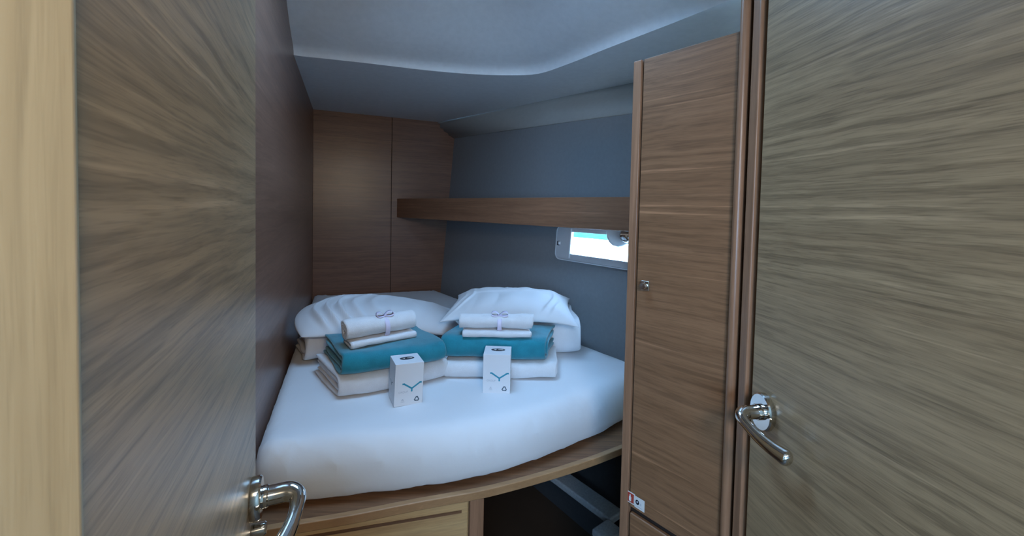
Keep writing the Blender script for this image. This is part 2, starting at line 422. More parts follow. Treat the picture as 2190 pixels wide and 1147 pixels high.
# ------------------------------------------------------------------ portlight
fwin = Matrix.Identity(4)
for i in range(3):
    fwin[i][0] = h_e1[i]; fwin[i][1] = h_n[i]; fwin[i][2] = h_e2[i]; fwin[i][3] = hull_pt(sL, tB)[i]
win = tag(empty('window_1', fwin), 'bright portlight in a grey frame under the shelf', 'window', kind='structure')
def to_win(px, py): s, t = hull_st(at_hull(px, py)); return s - sL, t - tB
Wd, Ht = sR - sL, tT - tB
gx0 = to_win(1224, 520)[0]; gz1 = to_win(1260, 499)[1]; gz0 = to_win(1226, 544)[1]
def rrect(x0, x1, z0, z1, r_, n_=8):
    pts = []
    for cx, cz, a0 in ((x1 - r_, z1 - r_, 0), (x0 + r_, z1 - r_, 90), (x0 + r_, z0 + r_, 180), (x1 - r_, z0 + r_, 270)):
        for k in range(n_ + 1):
            an = math.radians(a0 + 90 * k / n_); pts.append((cx + r_ * math.cos(an), cz + r_ * math.sin(an)))
    return pts
def ring_bm(o_, i_, y0, y1):
    bm = bmesh.new(); n_ = len(o_)
    R = [[bm.verts.new((p[0], y, p[1])) for p in q] for q, y in ((o_, y0), (o_, y1), (i_, y1), (i_, y0))]
    for a, c in zip(R, R[1:] + R[:1]):
        for k in range(n_): bm.faces.new((a[k], a[(k + 1) % n_], c[(k + 1) % n_], c[k]))
    return bm
link_mesh('seal', ring_bm(rrect(-0.006, Wd + 0.006, -0.006, Ht + 0.006, 0.036), rrect(-0.001, Wd + 0.001, -0.001, Ht + 0.001, 0.03), 0.0, 0.011), 'plastic_white', win)
fo = rrect(0.0, Wd, 0.0, Ht, 0.03); fi = rrect(gx0, Wd - 0.05, gz0, gz1, 0.006)
link_mesh('frame', ring_bm(fo, fi, -0.006, 0.010), 'plastic_frame', win, bevel=0.002)
link_mesh('pane', box_bm(0.02, Wd - 0.02, -0.012, -0.007, gz0 - 0.012, gz1 + 0.012), 'window_glass', win)
link_mesh('sash_strip', box_bm(gx0 - 0.008, gx0, 0.010, 0.0125, 0.008, Ht - 0.008), 'plastic_white', win)
lx, lz = to_win(1199, 520)
la = link_mesh('latch', box_bm(lx - 0.011, lx + 0.006, 0.010, 0.016, lz - 0.012, lz + 0.010), 'rubber_black', win, bevel=0.003)
link_mesh('latch_button', box_bm(lx + 0.001, lx + 0.012, 0.012, 0.021, lz - 0.008, lz + 0.008), 'plastic_white', la, bevel=0.002)
wc = hull_pt((sL + sR) / 2, (tT + tB) / 2, -0.10)
area('portlight_portal', wc, wc + h_n, Wd, Ht, portal=True)
# outside: pale quay and green water
hx_n = Vector((h_n.x, h_n.y, 0)).normalized(); o0 = hull_pt(0.8, 0); o0 = Vector((o0.x, o0.y, EYE - 0.90))
fo_ = frame(o0, -hx_n)
tag(link_mesh('quay', box_bm(0.10, 8.6, -0.7, 25, -0.3, 0.0), 'pontoon_concrete', mw=fo_), 'sunlit white quay seen through the portlight', 'quay')
tag(link_mesh('sea', box_bm(8.6, 120, -90, 90, -0.6, -0.25), 'sea_water', mw=fo_), 'green water beyond the white quay', 'water')

# ------------------------------------------------------------------ doors
def make_lever(door, loc, xs, ys, latch, rs=1.0):
    # door-local: face plane y=0, outwards = ys*(+y), lever runs along xs*(+x)
    mt_ = T(*loc)
    ros = link_mesh('handle', lathe_y_bm([(0.003, 0), (0.0335, 0), (0.035, 0.002), (0.035, 0.010), (0.0325, 0.0125), (0.003, 0.013)], 56, 0.80 * rs, rs), 'chrome', door, mw=mt_ @ Matrix.Diagonal((1, ys, 1, 1)))
    md = ros.modifiers.new('es', 'EDGE_SPLIT'); md.split_angle = math.radians(35)
    for p in ros.data.polygons: p.use_smooth = True
    def P(a, b_, c): return (a * xs, 0.018 + (b_ - 0.018) * 0.85, c)
    col = lathe_y_bm([(0.002, 0.012), (0.0135, 0.012), (0.0142, 0.014), (0.0142, 0.019), (0.0130, 0.0205), (0.002, 0.021)], 32)
    o = link_mesh('collar', col, 'chrome', ros, smooth=True); md = o.modifiers.new('es', 'EDGE_SPLIT'); md.split_angle = math.radians(35)
    path = smooth_path([P(0, 0.018, 0), P(0, 0.034, 0), P(0.002, 0.050, 0.0005), P(0.010, 0.062, -0.003), P(0.024, 0.062, -0.010), P(0.044, 0.055, -0.020), P(0.064, 0.043, -0.029), P(0.078, 0.033, -0.034), P(0.086, 0.027, -0.0365), P(0.092, 0.023, -0.038)], 6)
    rad = []
    nn = len(path)
    for i in range(nn):
        t = i / (nn - 1)
        r_ = 0.0125 if t < 0.25 else 0.0125 - 0.0035 * min(1, (t - 0.25) / 0.2) if t < 0.5 else 0.009 + 0.0050 * min(1, (t - 0.5) / 0.32)
        if t > 0.82: r_ *= math.sqrt(max(0.03, 1 - ((t - 0.82) / 0.18) ** 2))
        rad.append(r_)
    link_mesh('lever', tube_bm(path, rad, 20), 'chrome', ros, smooth=True)
    if latch:
        k = link_mesh('latch_knob', lathe_y_bm([(0.002, 0), (0.008, 0), (0.0085, 0.002), (0.0085, 0.016), (0.007, 0.018), (0.002, 0.0182)], 24), 'chrome', door, smooth=True, mw=T(loc[0], loc[1], loc[2] - 0.044) @ Matrix.Diagonal((1, ys, 1, 1)))
        md = k.modifiers.new('es', 'EDGE_SPLIT'); md.split_angle = math.radians(35)
    return ros
# left door: stands open along the left wall, hinged on the jamb
d_dir = Vector((-0.449, 1, 0)).normalized()
fe = at_wall(547, 450, Vector((-0.355 , 0.572, 0)), Vector((0.645, 0.572, 0)))   # free edge of the door
d_hinge = flat(fe, 0) - d_dir * 0.455
fd = frame(flat(d_hinge, 0), d_dir)          # x to free edge, +y away from the cabin (towards the wall)
door1 = tag(empty('door_1', fd), 'open oak cabin door with chrome lever on the left', 'door', kind='structure')
link_mesh('leaf', box_bm(0, 0.455, 0, 0.026, 0.06, EYE + 0.48), 'oak_door', door1, bevel=0.002)
hp = at_wall(556, 1072, d_hinge - wl_n * 0 + Vector((0.9, 0.449, 0)).normalized() * 0.016, fe + Vector((0.9, 0.449, 0)).normalized() * 0.016)
hl = fd.inverted() @ hp
make_lever(door1, (0.415, 0, hl.z - 0.024), -1, -1, True, 0.82)
# right door
r_dir = Vector((0.108, -1, 0)).normalized()  # towards the camera
re = at_wall(1624, 450, Vector((0, 0.80, 0)), Vector((1, 0.80, 0)))
fr_ = frame(flat(re, 0), r_dir)              # +y = z x x : to the right, away from the cabin
door2 = tag(empty('door_2', fr_), 'closed oak door with chrome lever at the far right', 'door', kind='structure')
link_mesh('leaf', box_bm(0, 0.62, 0, 0.03, 0.05, EYE + 0.50), 'oak_door', door2, bevel=0.002)
rn = Vector((-1, -0.108, 0)).normalized()
hp = at_wall(1622, 880, re + rn * 0.013, re + rn * 0.013 + r_dir)
hl = fr_.inverted() @ hp
make_lever(door2, (max(0.04, hl.x), 0, hl.z), 1, -1, False)
# post between the right door and the wardrobe
pa = at_wall(1597, 450, re, re - r_dir); 
fp = frame(flat(re, 0), -r_dir)              # x away from camera; cabin side is +y
post = tag(empty('trim_4', fp), 'oak door post beside the wardrobe', 'trim', kind='structure')
pw = (pa - re).dot(-r_dir)
link_mesh('door_post', box_bm(0.013, max(0.03, pw), -0.03, 0.004, 0, EYE + 0.62), 'oak_trim', post, bevel=0.003)
link_mesh('shadow_gap', box_bm(-0.002, pw + 0.03, -0.05, -0.022, 0, EYE + 0.62), 'dark_gap', post)
tag(link_mesh('wall_near', box_bm(0, 0.62, 0.0, 0.03, EYE + 0.503, ZT), 'oak_trim', mw=fr_), 'oak panel over the right door', 'wall', kind='structure')

# ------------------------------------------------------------------ wardrobe
w_dir = Vector((-0.655, 0.756, 0)).normalized()   # along the front, away from the camera
gap_end = re - r_dir * (pw + 0.012)
WR = at_wall(1590, 450, gap_end + Vector((0, 0.0, 0)), gap_end + Vector((1, 0, 0)))
WLp = at_wall(1346, 450, WR, WR + w_dir)
ww = (WLp - WR).dot(w_dir)
fwd_ = frame(flat(WR, 0), w_dir)              # x to the far left edge; +y = towards the cabin
WTOP = at_wall(1370, 128, WR, WR + w_dir).z
GZ = at_wall(1338, 1084, WR, WR + w_dir).z
ward = tag(empty('wardrobe', fwd_), 'tall narrow oak wardrobe with a chrome knob beside the berth', 'wardrobe')
dep = 0.30
link_mesh('body', box_bm(0.004, ww - 0.008, -dep, -0.014, 0.0, WTOP - 0.002), 'oak_wardrobe', ward)
s1 = (at_wall(1366, 450, WR, WR + w_dir) - WR).dot(w_dir); s0 = (at_wall(1569, 450, WR, WR + w_dir) - WR).dot(w_dir)
link_mesh('shadow_gap', box_bm(s0, ww - 0.006, -0.016, -0.0135, 0.015, WTOP - 0.003), 'dark_gap', ward)
def stile(x0, x1, z1):
    return link_mesh('stile', box_bm(x0, x1, -0.03, 0.002, 0, z1), 'oak_trim', ward, bevel=0.0025)
stile(s1 + 0.004, ww, WTOP)
dp = link_mesh('door', box_bm(s0 + 0.001, s1 - 0.001, -0.013, 0.0, GZ + 0.008, WTOP - 0.0005), 'oak_wardrobe', ward, bevel=0.002)
link_mesh('plinth_panel', box_bm(s0 + 0.001, s1 - 0.001, -0.013, 0.0, 0.02, GZ - 0.008), 'oak_wardrobe', ward, bevel=0.004)
# rounded corner post
bm = bmesh.new(); pts = []
for k in range(13):
    an = math.pi * k / 12; pts.append((s0 / 2 - s0 / 2 * math.cos(an), 0.002 + 0.012 * math.sin(an)))
pts += [(s0, -0.03), (0, -0.03)]
prism_bm(pts, 0, EYE + 0.63, bm)
o = link_mesh('corner_post', bm, 'oak_trim', ward, smooth=True); md = o.modifiers.new('es', 'EDGE_SPLIT'); md.split_angle = math.radians(40)
kp = fwd_.inverted() @ at_wall(1381, 611, WR, WR + w_dir)
kn = link_mesh('knob', box_bm(kp.x - 0.011, kp.x + 0.011, 0.0, 0.005, kp.z - 0.012, kp.z + 0.012), 'chrome', dp, bevel=0.0015)
lb = lathe_y_bm([(0.001, 0.004), (0.0085, 0.004), (0.0085, 0.014), (0.0075, 0.0165), (0.001, 0.017)], 28)
link_mesh('knob_button', lb, 'chrome', dp, smooth=True, mw=T(kp.x, 0, kp.z)).modifiers.new('es', 'EDGE_SPLIT').split_angle = math.radians(35)
sp = fwd_.inverted() @ at_wall(1348, 1064, WR, WR + w_dir)
sq = fwd_.inverted() @ at_wall(1367, 1078, WR, WR + w_dir)
def flat_print(name, pts, y, mat, parent, mw=None, t=0.0004):
    return link_mesh(name, poly_xz_bm(pts, y, y + t), mat, parent, mw=mw)
def sq_pts(cx, cz, a, b_): return [(cx - a, cz - b_), (cx + a, cz - b_), (cx + a, cz + b_), (cx - a, cz + b_)]
st = flat_print('sticker', sq_pts(sp.x, sp.z, 0.0135, 0.0145), 0.0, 'print_white', dp)
flat_print('red_field', sq_pts(sp.x, sp.z, 0.0105, 0.0118), 0.0004, 'print_red', dp)
fx = [(-0.003, -0.009), (0.003, -0.009), (0.0035, 0.001), (0.0015, 0.004), (0.0015, 0.008), (-0.0015, 0.008), (-0.0015, 0.004), (-0.0035, 0.001)]
flat_print('extinguisher_mark', [(sp.x + a, sp.z + c) for a, c in fx], 0.0008, 'print_white', dp)
flat_print('sticker', sq_pts(sq.x - 0.001, sq.z, 0.0140, 0.0145), 0.0, 'print_white', dp)
flat_print('round_mark', [(sq.x + 0.005 + 0.005 * math.cos(k * math.pi / 8), sq.z + 0.001 + 0.0062 * math.sin(k * math.pi / 8)) for k in range(16)], 0.0004, 'print_black', dp)
flat_print('round_mark_centre', [(sq.x + 0.005 + 0.0022 * math.cos(k * math.pi / 6), sq.z + 0.002 + 0.0026 * math.sin(k * math.pi / 6)) for k in range(12)], 0.0008, 'print_grey', dp)
for a, c, w_, h_ in ((-0.004, 0.001, 0.0022, 0.0008), (-0.004, -0.002, 0.0022, 0.0008), (-0.002, -0.009, 0.007, 0.0008)):
    flat_print('print_line', sq_pts(sq.x + a, sq.z + c, w_, h_), 0.0004, 'print_grey', dp)

# ------------------------------------------------------------------ shelf along the hull
SA = at_wall(849, 445, BL, BR)
sz1 = at_wall(849, 425, BL, BR).z; sz0 = at_wall(849, 465, BL, BR).z
SBp = at_pl(1345, 413, Vector((0, 0, sz1)), Vector((0, 0, 1)))
# distance of the near end from the board's constant height
best = None
for k in range(100, 260):
    y = k / 100; a = at_wall(1345, 413, Vector((0, y, 0)), Vector((1, y, 0))); c = at_wall(1345, 487, Vector((0, y, 0)), Vector((1, y, 0)))
    er = abs((a.z - c.z) - (sz1 - sz0))
    if best is None or er < best[0]: best = (er, a, c)
SBp = best[1]; s_dir = (flat(SBp, 0) - flat(SA, 0)).normalized(); sl = (flat(SBp, 0) - flat(SA, 0)).length
fs = frame(flat(SA, 0), s_dir)               # +y to the left of travel = towards the hull
shelf = tag(empty('shelf', fs), 'long brown oak shelf with a deep front board above the portlight', 'shelf')
SLEN = sl + 0.2
link_mesh('front_board', box_bm(-0.02, SLEN, 0, 0.018, sz0, sz1), 'oak_shelf', shelf, bevel=0.003)
# deck reaches the hull line at that height
def hull_plan_y(x, z):                       # distance from the board's line to the hull, in shelf space
    p = fs @ Vector((x, 0, z)); ey = fs.to_3x3() @ Vector((0, 1, 0))
    return (BR - p).dot(h_n) / ey.dot(h_n)
bm = prism_bm([(0.0, 0.018), (SLEN, 0.018), (SLEN, hull_plan_y(SLEN, sz0) - 0.002), (0.0, min(0.42, hull_plan_y(0.0, sz0)) - 0.002)], sz0 + 0.006, sz0 + 0.018)
link_mesh('deck', bm, 'oak_shelf', shelf)

# ------------------------------------------------------------------ reading lamp under the shelf
lp = at_wall(1322, 506, Vector((0, 1.80, 0)), Vector((1, 1.80, 0)))
fl = frame(lp, Vector((1, -0.25, 0)))
lamp = tag(empty('reading_lamp', fl), 'small white reading lamp with a chrome ball beside the portlight', 'lamp')
zt = sz0 + 0.006 - lp.z
bm = bmesh.new()
pts = []
for k in range(25):
    an = math.radians(150 + 240 * k / 24)
    pts.append((0.047 * math.cos(an) * (1.0 if math.cos(an) < 0 else 1.35), 0.042 * math.sin(an)))
pts = [(-0.050, zt)] + pts[0:] + [(0.07, zt)]
pts = [(-0.046, zt), (-0.050, 0.012), (-0.048, -0.006), (-0.038, -0.026), (-0.022, -0.040), (0.0, -0.046), (0.018, -0.043), (0.036, -0.034), (0.058, -0.026), (0.075, -0.02), (0.075, zt)]
link_mesh('base', poly_xz_bm(pts, -0.012, 0.012), 'plastic_white', lamp, bevel=0.008, seg=4, angle=50)
bm = bmesh.new(); bmesh.ops.create_uvsphere(bm, u_segments=28, v_segments=18, radius=0.030, matrix=T(0.034, -0.028, 0.006))
sw = link_mesh('swivel_ball', bm, 'chrome', lamp, smooth=True)
link_mesh('bulb_head', tube_bm([(0.036, -0.030, 0.002), (0.05, -0.042, 0.004), (0.066, -0.05, 0.006), (0.085, -0.055, 0.008)], [0.017, 0.019, 0.021, 0.020], 24), 'chrome', lamp, smooth=True)
link_mesh('switch', box_bm(0.024, 0.034, -0.050, -0.046, -0.014, -0.006), 'plastic_white', lamp, bevel=0.001)

# ------------------------------------------------------------------ berth base and mattress
BZ = -0.767
edge_px = [(520, 1140), (612, 1124), (750, 1101), (877, 1076), (960, 1061), (1036, 1047), (1120, 1026), (1200, 1003), (1270, 980), (1320, 961)]
ed = [at_z(x, y, BZ) for x, y in edge_px]
e = (ed[0] - ed[1]).normalized()
ed = [ed[0] + e * 0.05] + ed
e = (ed[-1] - ed[-2]).normalized()
ed = ed + [ed[-1] + e * 0.12 , ed[-1] + e * 0.30]
ed = smooth_path(ed, 4)
base = tag(empty('berth_base', T(ed[0].x, ed[0].y, 0)), 'oak berth base with a light locker front under the mattress', 'bed base')
inv = base.matrix_world.inverted()
def wl_pt(y, z, off=0.0):
    p = WL_near + wl_dir * ((y - WL_near.y) / wl_dir.y); return flat(p, z) + wl_n * off
def hull_at(z, s, off=0.0):
    t = (z - BR.z) / h_e2.z; return BR + h_e1 * s + h_e2 * t + h_n * off
def base_poly(front, z, off):
    f0 = wl_pt(front[0].y + 0.02, z, off)
    back_l = flat(BL, z) + wl_n * off - wl_dir * off; back_r = hull_at(z, 0.02, off) - Vector((0, off, 0))
    hr = hull_at(z, 0, off); s_end = (flat(front[-1], z) - hr).dot(h_e1)
    return [f0] + [flat(p, z) for p in front if (p - wl_pt(p.y, p.z, off)).dot(wl_n) > 0.004] + [hull_at(z, s_end, off), back_r, back_l]
poly = base_poly(ed, 0, 0.004)
loc = [inv @ p for p in poly]
link_mesh('platform', prism_bm([(p.x, p.y) for p in loc], EYE + BZ - 0.022, EYE + BZ), 'walnut_ledge', base, bevel=0.002)
# light solid-wood nosing along the curved edge
bm = bmesh.new(); fr0 = [p for p in ed if (p - wl_pt(p.y, p.z, 0.004)).dot(wl_n) > 0.004]
out_l = offset_line(fr0, -0.006); in_l = offset_line(fr0, 0.012)
R = []
for line, z in ((out_l, EYE + BZ - 0.022), (out_l, EYE + BZ + 0.002), (in_l, EYE + BZ + 0.002), (in_l, EYE + BZ - 0.022)):
    R.append([bm.verts.new(inv @ flat(p, z)) for p in line])
for a, c in zip(R, R[1:] + R[:1]):
    for i in range(len(fr0) - 1): bm.faces.new((a[i], a[i + 1], c[i + 1], c[i]))
for i in (0, -1): bm.faces.new([r_[i] for r_ in R])
link_mesh('nosing', bm, 'oak_nosing', base, bevel=0.003)
# locker front below the ledge
P1 = at_z(548, 1142, BZ - 0.022); P2 = at_z(1038, 1064, BZ - 0.022)
P3 = at_z(1005, 1070, BZ - 0.022)
ldir = (P2 - P1).normalized(); f_l = frame(flat(P1, 0) - ldir * 0.1 + Vector((-ldir.y, ldir.x, 0)) * 0.012, ldir)
loc_f = inv @ f_l
zt = EYE + BZ - 0.022; ln = (P2 - P1).length + 0.1; l3 = (P3 - P1).length + 0.1
lx0 = max(0.0, (f_l.inverted() @ wl_pt(P1.y, 0, 0.01)).x)
link_mesh('locker_body', box_bm(lx0 + 0.02, ln, 0.02, 0.04, 0.0, zt), 'oak_locker', base, mw=loc_f)
link_mesh('side_panel', box_bm(ln - 0.02, ln, 0.04, 0.55, 0.0, zt), 'walnut_ledge', base, mw=loc_f)
link_mesh('stile', box_bm(l3 + 0.002, ln, 0.0, 0.022, 0.0, zt), 'oak_trim', base, mw=loc_f, bevel=0.004)
dr = link_mesh('drawer_front', box_bm(lx0 + 0.03, l3 - 0.003, 0.0, 0.02, zt - 0.26, zt - 0.004), 'oak_locker', base, mw=loc_f, bevel=0.002)
link_mesh('door_panel', box_bm(lx0 + 0.03, l3 - 0.003, 0.0, 0.02, 0.08, zt - 0.265), 'oak_locker', base, mw=loc_f, bevel=0.002)
link_mesh('finger_groove', box_bm(lx0 + 0.03, l3 - 0.02, -0.0012, 0.001, zt - 0.042, zt - 0.034), 'walnut_ledge', dr)
# grey lining beams in the dark space under the berth
BMZ = -1.20
b0 = at_z(1178, 1000, BMZ); b1 = at_z(1312, 1096, BMZ)
def beam(p, q, w_, h_):
    d = flat(q - p, 0); f_ = frame(flat(p, EYE + BMZ), d)
    o = link_mesh('bearer', box_bm(0, d.length, -w_ / 2, w_ / 2, -h_, 0), 'carpet_grey', base, mw=inv @ f_, bevel=0.008)
    o['label'] = 'grey lined bearer'
    return o
beam(b0 - (b1 - b0) * 0.25, b1 + (b1 - b0) * 0.05, 0.085, 0.03)
b2 = at_z(1292, 1147, BMZ - 0.035)
beam(flat(b1, 0) + Vector((-0.005, -0.06, 0)), b2 + (b2 - b1) * 0.5, 0.08, 0.03)
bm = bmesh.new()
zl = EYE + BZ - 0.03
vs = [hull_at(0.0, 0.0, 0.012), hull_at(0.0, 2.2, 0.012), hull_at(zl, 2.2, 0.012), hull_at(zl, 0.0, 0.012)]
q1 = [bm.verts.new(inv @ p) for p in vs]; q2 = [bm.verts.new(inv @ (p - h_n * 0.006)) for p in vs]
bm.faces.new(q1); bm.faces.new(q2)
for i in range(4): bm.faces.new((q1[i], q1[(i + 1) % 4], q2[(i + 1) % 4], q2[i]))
link_mesh('recess_shade', bm, 'shade_dark', base)  # near-black sheet over the hull, painting the shade under the berth
# mattress with fitted sheet
hem_px = [(500, 1094), (560, 1086), (630, 1077), (720, 1068), (800, 1059), (900, 1047), (1000, 1030), (1080, 1010), (1150, 987), (1230, 954), (1290, 927), (1330, 903)]
HZ = BZ + 0.012
hem = [at_z(x, y, HZ) for x, y in hem_px]
e = (hem[-1] - hem[-2]).normalized(); hem += [hem[-1] + e * 0.10, hem[-1] + e * 0.24]
hem = smooth_path(hem, 4)
outl = base_poly(hem, 0, 0.003)
# resample outline evenly
def resample(pts, step):
    res = []
    n_ = len(pts)
    for i in range(n_):
        a, c = pts[i], pts[(i + 1) % n_]; k = max(1, int((c - a).length / step))
        for j in range(k): res.append(a.lerp(c, j / k))
    return res
outl = resample(outl, 0.015)
def smooth_closed(pts, it):
    for _ in range(it):
        n_ = len(pts); pts = [(pts[i - 1] + pts[i] * 2 + pts[(i + 1) % n_]) / 4 for i in range(n_)]
    return pts
outl = smooth_closed(outl, 3)
ar = sum(outl[i].x * outl[(i + 1) % len(outl)].y - outl[(i + 1) % len(outl)].x * outl[i].y for i in range(len(outl)))
if ar < 0: outl.reverse()
TH = MZ - HZ; RAD = 0.062
mat_o = Vector((sum(p.x for p in outl) / len(outl), sum(p.y for p in outl) / len(outl), EYE + BZ))
def edge_dist(x, y):
    best = 9.0; n_ = len(outl)
    for i in range(n_):
        a, c = outl[i], outl[(i + 1) % n_]; dx, dy = c.x - a.x, c.y - a.y
        t = max(0.0, min(1.0, ((x - a.x) * dx + (y - a.y) * dy) / (dx * dx + dy * dy + 1e-12)))
        dd = (x - a.x - t * dx) ** 2 + (y - a.y - t * dy) ** 2
        if dd < best: best = dd
    return math.sqrt(best)
n_ = len(outl)
bm = bmesh.new()
rim = [bm.verts.new(Vector((p.x, p.y, 0))) for p in outl]
top = bm.faces.new(rim)
xs_ = [p.x for p in outl]; ys_ = [p.y for p in outl]
def inset_line(d):
    res = []
    for i in range(n_):
        t = (outl[(i + 2) % n_] - outl[i - 2]).normalized(); res.append((outl[i].x - t.y * d, outl[i].y + t.x * d))
    return res
step = 0.022
for lo, hi, ax in ((min(xs_), max(xs_), 0), (min(ys_), max(ys_), 1)):
    k = lo + step / 2
    while k < hi:
        co = (k, 0, 0) if ax == 0 else (0, k, 0); no = (1, 0, 0) if ax == 0 else (0, 1, 0)
        bmesh.ops.bisect_plane(bm, geom=bm.verts[:] + bm.edges[:] + bm.faces[:], plane_co=co, plane_no=no); k += step
for v in bm.verts:
    d = edge_dist(v.co.x, v.co.y)
    ra = RAD if (v.co - wl_pt(v.co.y, 0)).dot(wl_n) > 0.10 and (flat(v.co, BR.z) - BR).dot(h_n) > 0.10 else 0.035
    q_ = max(0.0, 1 - d / ra)
    z = TH - RAD + (RAD - ra) * min(1, d / 0.01) + ra * math.sqrt(max(0.0, 1 - q_ * q_)) if d < ra else TH
    v.co.z = z + fbm((v.co.x, v.co.y, 0), 3.0) * 0.0015
for v in bm.verts: v.co += Vector((0, 0, EYE + HZ)) - mat_o
# rounded side and the hanging hem
bnd = [e_ for e_ in bm.edges if len(e_.link_faces) == 1]
loop = []; v0 = bnd[0].verts[0]; cur = v0; prev_e = None
while True:
    loop.append(cur)
    e_ = [q for q in cur.link_edges if len(q.link_faces) == 1 and q is not prev_e][0]
    prev_e = e_; cur = e_.other_vert(cur)
    if cur is v0: break
m_ = len(loop); base_co = [v.co.copy() for v in loop]
area2 = sum(base_co[i].x * base_co[(i + 1) % m_].y - base_co[(i + 1) % m_].x * base_co[i].y for i in range(m_))
sg = 1 if area2 > 0 else -1
prev_row = loop
zt_ = base_co[0].z; zb_ = EYE + HZ - mat_o.z
for f_, off in ((0.33, 0.004), (0.66, 0.002), (0.93, -0.004), (1.0, -0.010), (1.02, -0.06)):
    row = []
    for i in range(m_):
        t = (base_co[(i + 3) % m_] - base_co[i - 3]); t.z = 0; t.normalize()
        out_n = Vector((t.y, -t.x, 0)) * sg
        p = base_co[i]; w = (p + mat_o)
        wob = (fbm((w.x, w.y, 9.1), 16.0) * 0.007 + fbm((w.x, w.y, 4.0), 45.0) * 0.004) if f_ > 0.9 else fbm((w.x, w.y, f_), 6.0) * 0.003
        row.append(bm.verts.new(Vector((p.x, p.y, p.z + (zb_ - zt_) * f_ + (wob if f_ > 0.9 else 0))) + out_n * (off + (wob * 0.6))))
    for i in range(m_): bm.faces.new((prev_row[i], prev_row[(i + 1) % m_], row[(i + 1) % m_], row[i]))
    prev_row = row
bm.faces.new(prev_row)
mo = link_mesh('mattress', bm, 'sheet', smooth=True, mw=Matrix.Translation(mat_o))
tag(mo, 'wide mattress in a smooth white fitted sheet filling the berth', 'mattress')

# ------------------------------------------------------------------ soft goods
def ribbon_sheet(bm, path, th, width, nx, wob, seed, bend=0.0, shear=0.0):
    """a cloth layer: path in (y,z), thickness th, pulled along x; caps closed"""
    n_ = len(path); L_, R_ = [], []
    for i in range(n_):
        a = path[max(0, i - 1)]; c = path[min(n_ - 1, i + 1)]
        t = Vector((c[0] - a[0], c[1] - a[1])); t.normalize(); nrm = Vector((-t.y, t.x))
        p = Vector(path[i]); h = th / 2
        if i in (0, n_ - 1): h *= 0.6
        L_.append(p + nrm * h); R_.append(p - nrm * h)
    loop = L_ + R_[::-1]; m_ = len(loop); cols = []
    for k in range(nx + 1):
        u = k / nx; x = (u - 0.5) * width
        col_ = []
        for q in loop:
            y, z = q
            v = Vector((x, y, z))
            w = Vector((fbm(v + Vector((seed, 0, 0)), 7), fbm(v + Vector((0, seed, 3)), 7), fbm(v + Vector((5, 0, seed)), 7))) * wob
            w += Vector((fbm(v + Vector((seed, 1, 0)), 26), fbm(v + Vector((0, seed, 7)), 26), fbm(v + Vector((9, 0, seed)), 26))) * wob * 0.35
            ends = 1 - 0.02 * (abs(2 * u - 1) ** 8)
            col_.append(bm.verts.new((x + w.x * 1.6 - shear * y, y + w.y * 0.8 + bend * x * x, z * ends + w.z)))
        cols.append(col_)
    for a, c in zip(cols, cols[1:]):
        for i in range(m_): bm.faces.new((a[i], a[(i + 1) % m_], c[(i + 1) % m_], c[i]))
    for col_ in (cols[0], cols[-1]):
        for i in range(n_ - 1):
            bm.faces.new((col_[i], col_[i + 1], col_[m_ - 2 - i], col_[m_ - 1 - i]))
def u_path(depth, half, front, sq=2.4, nf=14, back=0.0, sag=0.0):
    """U lying on its side, closed at the front (-y)"""
    pts = []
    r_ = half * 1.15; yf = -depth / 2 + front
    for k in range(7): pts.append((depth / 2 - back - (depth - back - r_ - front) * k / 7, half - sag * (1 - k / 7)))
    for k in range(nf + 1):
        an = math.pi / 2 * (1 - 2 * k / nf)
        c, s = math.cos(an), math.sin(an)
        pts.append((yf + r_ - r_ * abs(c) ** (2 / sq), half * math.copysign(abs(s) ** (2 / sq), s)))
    for k in range(1, 8): pts.append((yf + r_ + (depth - back - r_ - front) * k / 7, -half))
    return pts
def folded(name, mat, width, depth, height, th, folds, mw, wob=0.004, seed=1.0, bend=0.0, nx=36, shear=0.0, fill=0.84):
    bm = bmesh.new(); half = height / 2 - th / 2; fr_ = th / 2; k = 0
    while k < folds and half > th * 0.35:
        ribbon_sheet(bm, u_path(depth, half, fr_, back=0.006 * (k % 2)), th * fill, width - 0.022 * k * random.random(), nx, wob, seed + k * 0.13, bend, shear)
        half -= th * 1.02; fr_ += th * 1.05; k += 1
    if half > -th * 0.4:
        ribbon_sheet(bm, [(-depth / 2 + fr_ + th + (depth - fr_ - th * 1.5) * i / 10, 0) for i in range(11)], th * fill, width - 0.02, nx, wob, seed, bend, shear)
    for v in bm.verts: v.co.z += height / 2
    o = link_mesh(name, bm, mat, smooth=True, mw=mw)
    sd = o.modifiers.new('sub', 'SUBSURF'); sd.levels = 1; sd.render_levels = 1
    return o
def place(x, y, zrel, rot): return T(x, y, EYE + zrel) @ Matrix.Rotation(math.radians(rot), 4, 'Z')
def front_left(px, py, zrel, rot, width, depth):   # frame whose front-left bottom corner is at that pixel
    p = at_z(px, py, zrel); R_ = Matrix.Rotation(math.radians(rot), 3, 'Z')
    c = p + R_ @ Vector((width / 2, depth / 2, 0)); return c

